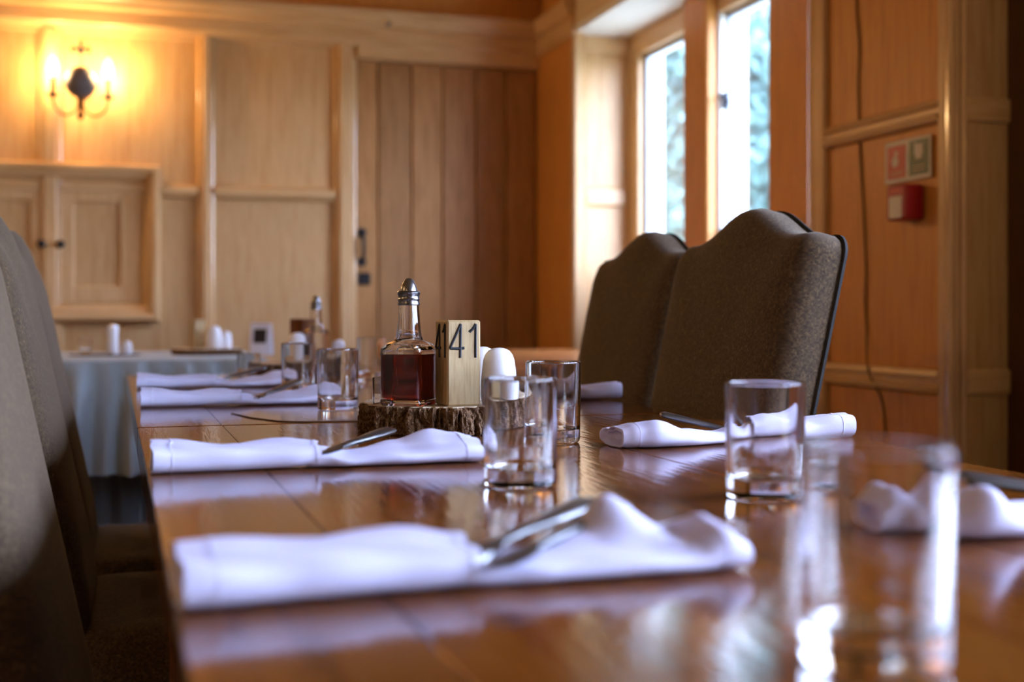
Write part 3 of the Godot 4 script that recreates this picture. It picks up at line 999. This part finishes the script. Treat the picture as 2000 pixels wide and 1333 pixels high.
func make_far_tables() -> void:
	# cloth-covered table along the back
	var t := thing("side_table", "table hidden under the pale draped cloth by the back wall", "table", Vector3(-0.45, 0, -4.42))
	part(t, "tabletop", cbox(Vector3(0, 0.73, 0), Vector3(1.66, 0.03, 0.84)), M.table_edge)
	for x in [-0.77, 0.77]:
		for z in [-0.36, 0.36]:
			part(t, "leg", cbox(Vector3(x, 0.357, z), Vector3(0.05, 0.714, 0.05), 0.006), M.table_leg)
	# the cloth: one rounded-rectangle skirt with folds, closed by an inner skin
	var rings := []
	var n := 420
	var per := func(u: float, out: float, wave: float, y: float) -> Vector3:
		var hx := 0.845 + out
		var hz := 0.435 + out
		var L := 4.0 * (hx + hz)
		var s := fposmod(u, 1.0) * L
		var p: Vector2
		var nn: Vector2
		if s < 2 * hx: p = Vector2(-hx + s, hz); nn = Vector2(0, 1)
		elif s < 2 * hx + 2 * hz: p = Vector2(hx, hz - (s - 2 * hx)); nn = Vector2(1, 0)
		elif s < 4 * hx + 2 * hz: p = Vector2(hx - (s - 2 * hx - 2 * hz), -hz); nn = Vector2(0, -1)
		else: p = Vector2(-hx, -hz + (s - 4 * hx - 2 * hz)); nn = Vector2(-1, 0)
		var f := sin(s * 74.0 + 1.5 * sin(s * 9.0)) * 0.7 + 0.5 * sin(s * 33.0 + 2.0 + sin(s * 5.0))
		p += nn * f * wave * 1.5
		if p.y < 0.0: y = lerpf(y, 0.74 - (0.74 - y) * 1.9, clampf(-p.y * 3.0, 0, 1)) if y < 0.74 else y
		return Vector3(p.x, y, p.y)
	for q in [[0.0, 0.0, 0.752], [0.003, 0.0, 0.750], [0.006, 0.001, 0.742], [0.009, 0.007, 0.715], [0.015, 0.016, 0.66], [0.022, 0.021, 0.58], [0.026, 0.023, 0.48], [0.027, 0.024, 0.40], [0.024, 0.024, 0.40], [0.023, 0.023, 0.48], [0.019, 0.021, 0.58], [0.012, 0.016, 0.66], [0.006, 0.007, 0.715], [0.001, 0.0, 0.7475]]:
		var a := PackedVector3Array()
		for k in n:
			a.append(per.call(float(k) / n, q[0], q[1], q[2]))
		rings.append(a)
	solo("tablecloth", mesh_of(loft(rings), 50), M.cloth, "pale grey-blue tablecloth hanging in folds from the table below the cupboard", "tablecloth", Vector3(-0.45, 0, -4.42))
	# bare wooden table before the door
	t = thing("wooden_table", "bare pale wooden table standing before the plank door", "table", Vector3(1.32, 0, -3.98))
	for k in 4:
		part(t, "plank", cbox(Vector3(-0.27 + 0.18 * k, 0.73, 0), Vector3(0.178, 0.04, 1.5), 0.003), M.far_table)
	for x in [-0.28, 0.28]:
		for z in [-0.66, 0.66]:
			part(t, "leg", cbox(Vector3(x, 0.355, z), Vector3(0.07, 0.71, 0.07), 0.008), M.table_leg)
	# things on the clothed table
	var Y := 0.752
	var slate := solo("slate_mat", lathe([[0, 0], [0.105, 0], [0.108, 0.002], [0.106, 0.005], [0, 0.005]], 40), M.black, "thin dark round mat at the left of the clothed table", "mat", Vector3(-0.10, Y, -4.42))
	slate.scale = Vector3(1.1, 1, 0.8)
	solo("pepper_mill", lathe([[0, 0], [0.018, 0], [0.0195, 0.004], [0.019, 0.03], [0.0175, 0.05], [0.0178, 0.07], [0.019, 0.085], [0.016, 0.096], [0.006, 0.101], [0, 0.102]], 28), M.china, "tall white shaker on the dark mat of the clothed table", "shaker", Vector3(-0.075, Y + 0.0055, -4.40))
	solo("salt_pot", lathe([[0, 0], [0.015, 0], [0.0175, 0.012], [0.016, 0.03], [0.010, 0.042], [0, 0.045]], 24), M.china, "squat white pot beside the tall white shaker", "pot", Vector3(-0.028, Y + 0.0055, -4.41))
	var g := copy(tumbler0(), "tumbler at the left on the clothed table, beside the dark mat", Vector3(-0.165, Y + 0.0055, -4.45))
	g.scale = Vector3.ONE * 0.6
	var o := make_slice("dark wood slice on the clothed table under the plain number block", Vector3(0.24, Y, -4.43), 0.12, 0.02, 9)
	part(thing("number_block", "small wooden number block on the clothed table beside two white shakers", "table number", Vector3(0.205, Y + 0.0215, -4.43), deg_to_rad(25.0)), "block", cbox(Vector3(0, 0.05, 0), Vector3(0.04, 0.10, 0.04), 0.002), M.block)
	make_shaker("white egg-shaped shaker next to the block on the clothed table", Vector3(0.262, Y + 0.0215, -4.40), 1.15)
	make_shaker("small white shaker at the right end of the clothed table's slice", Vector3(0.305, Y + 0.0215, -4.43), 0.85)
	o = thing("table_card", "white folded table card with a dark picture on the clothed table", "card", Vector3(0.42, Y, -4.36), deg_to_rad(-18.0))
	part(o, "card", plus([moved(cbox(Vector3(0, 0.055, 0), Vector3(0.075, 0.112, 0.002), 0.0005), Transform3D(Basis(Vector3.RIGHT, -0.2), Vector3(0, 0.001, 0.022))), moved(cbox(Vector3(0, 0.055, 0), Vector3(0.075, 0.112, 0.002), 0.0005), Transform3D(Basis(Vector3.RIGHT, 0.2), Vector3(0, 0.001, -0.022)))]), M.paper)
	part(o, "picture", moved(cbox(Vector3(-0.003, 0.065, 0.0015), Vector3(0.045, 0.05, 0.001), 0.0002), Transform3D(Basis(Vector3.RIGHT, -0.2), Vector3(0, 0.001, 0.022))), M.black, "dark square picture")

var _tumbler: Node3D
func tumbler0() -> Node3D:
	if _tumbler == null:
		_tumbler = make_tumbler("clear glass tumbler in the middle, in front of the bark slice and white shaker")
		_tumbler.position = Vector3(0.313, TOP + 0.0003, -0.998)
	return _tumbler

func make_table_setting() -> void:
	var Y := TOP + 0.0003
	tumbler0()
	var gl := [[0.297, 0.449, "large blurred clear tumbler nearest the camera at bottom right"], [0.480, 0.878, "clear tumbler at right with a napkin seen through it, before the big chair"], [0.455, 1.325, "clear tumbler just right of the white shaker, behind the middle tumbler"],
		[0.291, 1.846, "clear tumbler left of the dressing bottle, standing on the menu sheet"], [0.285, 2.266, "clear tumbler behind the left napkins, before the farther bark slice"], [0.504, 2.72, "clear tumbler half hidden behind the dressing bottle"], [0.235, 2.72, "small clear tumbler at the far left beside the farther bark slice"]]
	for g in gl:
		var o := copy(tumbler0(), g[2], Vector3(g[0], Y + (0.0016 if g[1] == 1.846 else 0.0), -g[1]))
		if g[0] == 0.235: o.scale = Vector3(0.8, 0.65, 0.8)

	# the centre piece
	make_slice("bark-edged wood slice in the middle carrying the bottle and the 41 block", Vector3(0.378, TOP, -1.522), 0.113, 0.034, 3)
	var SY := TOP + 0.0355
	make_bottle("square glass bottle of amber dressing with metal pourer beside the 41 block", Vector3(0.318, SY, -1.468), deg_to_rad(-38.5))
	make_block("wooden block marked 41 between the dressing bottle and white shaker", Vector3(0.374, SY, -1.446), deg_to_rad(6.0))
	make_shaker("glossy white china shaker right of the 41 block", Vector3(0.423, SY, -1.436))
	make_shaker("white china shaker mostly hidden behind the 41 block", Vector3(0.424, SY, -1.515), 0.99)
	var o := thing("card_holder", "narrow clear plastic card holder edge showing left of the dressing bottle", "holder", Vector3(0.285, SY, -1.50), deg_to_rad(60.0))
	part(o, "panel", cbox(Vector3(0, 0.0165, 0), Vector3(0.03, 0.033, 0.003), 0.001), M.glass)
	# the farther centre piece
	make_slice("farther bark-edged wood slice at the end of the second table", Vector3(0.359, TOP, -2.87), 0.115, 0.032, 5)
	SY = TOP + 0.0335
	make_bottle("farther glass bottle with metal pourer behind the left tumblers", Vector3(0.40, SY, -2.86), deg_to_rad(-20.0), 0.012)
	part(thing("number_block", "dark plain number block beside the farther glass bottle", "table number", Vector3(0.377, SY, -2.93), deg_to_rad(40.0)), "block", cbox(Vector3(0, 0.05, 0), Vector3(0.042, 0.10, 0.042), 0.002), M.table_leg)
	make_shaker("white shaker in front of the farther number block", Vector3(0.352, SY, -2.82), 1.0)
	make_shaker("white shaker right of the farther glass bottle", Vector3(0.452, SY, -2.86), 0.75)

	# laminated sheet under the left tumbler
	var poly := [Vector2(0.133, 1.842), Vector2(0.155, 1.75), Vector2(0.185, 1.685), Vector2(0.218, 1.664), Vector2(0.30, 1.657), Vector2(0.40, 1.66), Vector2(0.42, 1.89), Vector2(0.2, 1.90)]
	solo("menu_sheet", sweep(poly, func(p, l): return Vector3(p.x, l, -p.y), TOP + 0.0004, TOP + 0.0016), M.laminate, "glossy laminated menu sheet lying under the left tumbler", "menu")

	# napkins: keys [s, front z, depth, front height, back height, lift]
	var sl := [[0.0, 0.003, 0.052, 0.027, 0.031, 0.0], [0.06, 0.002, 0.050, 0.026, 0.030, 0.0], [0.2, 0.0, 0.046, 0.024, 0.023, 0.0], [0.4, -0.002, 0.050, 0.022, 0.028, 0.0005], [0.49, -0.004, 0.046, 0.021, 0.022, 0.002]]
	var fl := [[0.40, -0.008, 0.036, 0.016, 0.018, 0.002], [0.50, -0.005, 0.042, 0.016, 0.019, 0.0], [0.58, 0.0, 0.055, 0.012, 0.013, 0.0], [0.75, 0.003, 0.075, 0.015, 0.021, 0.0], [0.88, 0.004, 0.082, 0.019, 0.033, 0.0], [0.95, 0.004, 0.074, 0.021, 0.029, 0.0], [1.0, 0.004, 0.066, 0.020, 0.024, 0.0]]
	var sl1 := [[0.0, 0.002, 0.070, 0.026, 0.030, 0.0], [0.06, 0.002, 0.068, 0.026, 0.030, 0.0], [0.2, 0.0, 0.066, 0.025, 0.027, 0.0], [0.38, -0.002, 0.066, 0.023, 0.030, 0.0], [0.49, -0.003, 0.056, 0.021, 0.024, 0.001]]
	var fl1 := [[0.40, -0.008, 0.040, 0.016, 0.018, 0.002], [0.52, -0.004, 0.050, 0.016, 0.013, 0.0], [0.62, 0.0, 0.066, 0.016, 0.012, 0.0], [0.73, 0.003, 0.082, 0.016, 0.020, 0.0], [0.82, 0.004, 0.088, 0.016, 0.041, 0.0], [0.90, 0.004, 0.072, 0.016, 0.021, 0.0], [0.955, 0.004, 0.055, 0.028, 0.029, 0.0], [1.0, 0.002, 0.046, 0.018, 0.018, 0.0]]
	make_napkin("large blurred white napkin roll nearest the camera at bottom left", 0.312, sl1, fl1, 0.49, 0.3, Vector3(0.022, TOP, -0.612), deg_to_rad(3.0))
	make_napkin("white napkin roll at left in front of the bark slice", 0.312, sl, fl, 0.49, 1.7, Vector3(0.014, TOP, -1.155), deg_to_rad(0.5))
	make_napkin("white napkin roll on the second table, left, before the tumblers", 0.312, sl, fl, 0.49, 3.1, Vector3(0.008, TOP, -1.985), deg_to_rad(-1.0))
	make_napkin("farthest white napkin roll on the left side of the second table", 0.305, sl, fl, 0.49, 4.4, Vector3(0.003, TOP, -2.48), deg_to_rad(-0.5))
	make_napkin("white napkin roll at right edge behind the large near tumbler", 0.312, sl1, fl1, 0.49, 5.2, Vector3(0.775, TOP, -0.735), PI)
	make_napkin("white napkin roll at right before the large chair, open curled end showing", 0.30, sl, fl, 0.49, 6.6, Vector3(0.80, TOP, -1.30), PI + deg_to_rad(2.0))
	make_napkin("white napkin roll lying before the smaller chair on the right", 0.29, sl, fl, 0.49, 7.3, Vector3(0.79, TOP, -1.99), PI)
	make_napkin("farthest white napkin roll on the right, behind the tumbler", 0.30, sl, fl, 0.49, 8.8, Vector3(0.78, TOP, -2.56), PI)

	# cutlery: [fork, label, tip, base]
	var cu := [
		[true, "blurred steel fork sticking out of the nearest napkin", Vector3(0.284, 0.7745, -0.752), Vector3(0.172, 0.7665, -0.638)],
		[false, "blurred steel knife lying along the fork of the nearest napkin", Vector3(0.300, 0.7735, -0.738), Vector3(0.188, 0.7660, -0.622)],
		[false, "steel knife handle rising from the napkin before the bark slice", Vector3(0.256, 0.7745, -1.27), Vector3(0.176, 0.7655, -1.174)],
		[true, "steel fork gleaming gold on the left napkin of the second table", Vector3(0.267, 0.781, -2.12), Vector3(0.185, 0.7625, -2.0)],
		[false, "steel knife on the farthest left napkin pointing to the farther slice", Vector3(0.257, 0.783, -2.62), Vector3(0.150, 0.763, -2.5)],
		[true, "steel fork handle raised over the right napkin before the large chair", Vector3(0.578, 0.7805, -1.305), Vector3(0.655, 0.762, -1.275)],
		[true, "steel fork on the right edge napkin", Vector3(0.592, 0.7725, -0.78), Vector3(0.66, 0.7625, -0.745)],
		[false, "steel knife beside the fork on the right edge napkin", Vector3(0.604, 0.7725, -0.803), Vector3(0.672, 0.7625, -0.768)],
	]
	for c in cu:
		make_cutlery(c[0], c[1], c[2], c[3])

func make_wall_things() -> void:
	# safety sign on the pier, facing -x
	var o := thing("safety_sign", "white safety sign with red and green halves on the right oak panel", "sign", Vector3(1.849, 1.281, -2.652), -PI / 2 - 0.0)
	# local: x runs along the wall towards the camera, z out of the wall
	part(o, "board", cbox(Vector3.ZERO, Vector3(0.19, 0.105, 0.004), 0.001), M.white)
	part(o, "red_half", cbox(Vector3(-0.045, -0.001, 0.0022), Vector3(0.078, 0.083, 0.001), 0.0002), M.signred, "red half with white pictogram")
	part(o, "green_half", cbox(Vector3(0.048, 0.001, 0.0022), Vector3(0.078, 0.086, 0.001), 0.0002), M.green, "green half with white pictogram")
	var zp := 0.0032
	var fl := [lathe([[0, 0], [0.014, 0], [0.014, 0.0006], [0, 0.0006]], 20)]
	var rt := Transform3D(Basis(Vector3.RIGHT, PI / 2), Vector3(-0.05, 0.0, zp - 0.0006))
	part(o, "pictogram", plus([moved(fl[0], rt), cbox(Vector3(-0.045, 0.02, zp), Vector3(0.012, 0.014, 0.0006), 0.0001)]), M.white)
	part(o, "pictogram", plus([cbox(Vector3(0.048, 0.022, zp), Vector3(0.034, 0.026, 0.0006), 0.0001), cbox(Vector3(0.048, 0.004, zp), Vector3(0.024, 0.012, 0.0006), 0.0001), cbox(Vector3(0.034, 0.036, zp), Vector3(0.01, 0.006, 0.0006), 0.0001)]), M.white)
	part(o, "rule", plus([cbox(Vector3(-0.045, -0.026, zp), Vector3(0.055, 0.003, 0.0006), 0.0001), cbox(Vector3(-0.045, -0.034, zp), Vector3(0.055, 0.003, 0.0006), 0.0001), cbox(Vector3(0.048, -0.02, zp), Vector3(0.05, 0.003, 0.0006), 0.0001), cbox(Vector3(0.048, -0.03, zp), Vector3(0.05, 0.003, 0.0006), 0.0001)]), M.cut)
	o = thing("call_point", "red fire alarm call point with white label below the safety sign", "alarm", Vector3(1.855, 1.171, -2.632), -PI / 2)
	part(o, "housing", cbox(Vector3(0, 0, 0.028), Vector3(0.082, 0.088, 0.056), 0.006), M.red)
	part(o, "label_plate", cbox(Vector3(0.0, -0.012, 0.0565), Vector3(0.052, 0.054, 0.002), 0.0008), M.white, "white break panel")
	part(o, "mark", cbox(Vector3(0.004, 0.03, 0.0565), Vector3(0.05, 0.014, 0.001), 0.0003), M.signred)
	# cable
	var pts := []
	for p in [[2.0, 2.89], [1.737, 2.888], [1.66, 2.88], [1.598, 2.875], [1.53, 2.879], [1.462, 2.878], [1.323, 2.870], [1.185, 2.856], [1.022, 2.844], [0.93, 2.846], [0.859, 2.839], [0.752, 2.803], [0.674, 2.773], [0.602, 2.757], [0.5, 2.76], [0.2, 2.77]]:
		var y: float = p[0]
		var x := 1.853
		if (y > 1.34 and y < 1.43) or (y > 0.68 and y < 0.78): x = 1.833
		pts.append(Vector3(x, y, -p[1]))
	var cv := Curve3D.new()
	for i in pts.size():
		var tg: Vector3 = (pts[mini(i + 1, pts.size() - 1)] - pts[maxi(i - 1, 0)]) / 6.0
		cv.add_point(pts[i], -tg, tg)
	var fine := []
	for p in cv.tessellate_even_length(5, 0.02): fine.append(p)
	solo("cable", tube(fine, 0.0028, 8), M.cable, "thin brown cable running down the right oak panel", "cable")
	solo("ceiling_hook", plus([tube([Vector3(0, 0, 0), Vector3(0, 0, 0.03), Vector3(0, -0.008, 0.036)], [0.006, 0.006, 0.005], 8), moved(lathe([[0, 0], [0.014, 0], [0.013, 0.008], [0, 0.01]], 14), Transform3D(Basis(Vector3.RIGHT, PI / 2), Vector3.ZERO))]), M.steel, "tiny grey metal hook on the cornice above the door", "hook", Vector3(1.10, 2.215, -5.52))
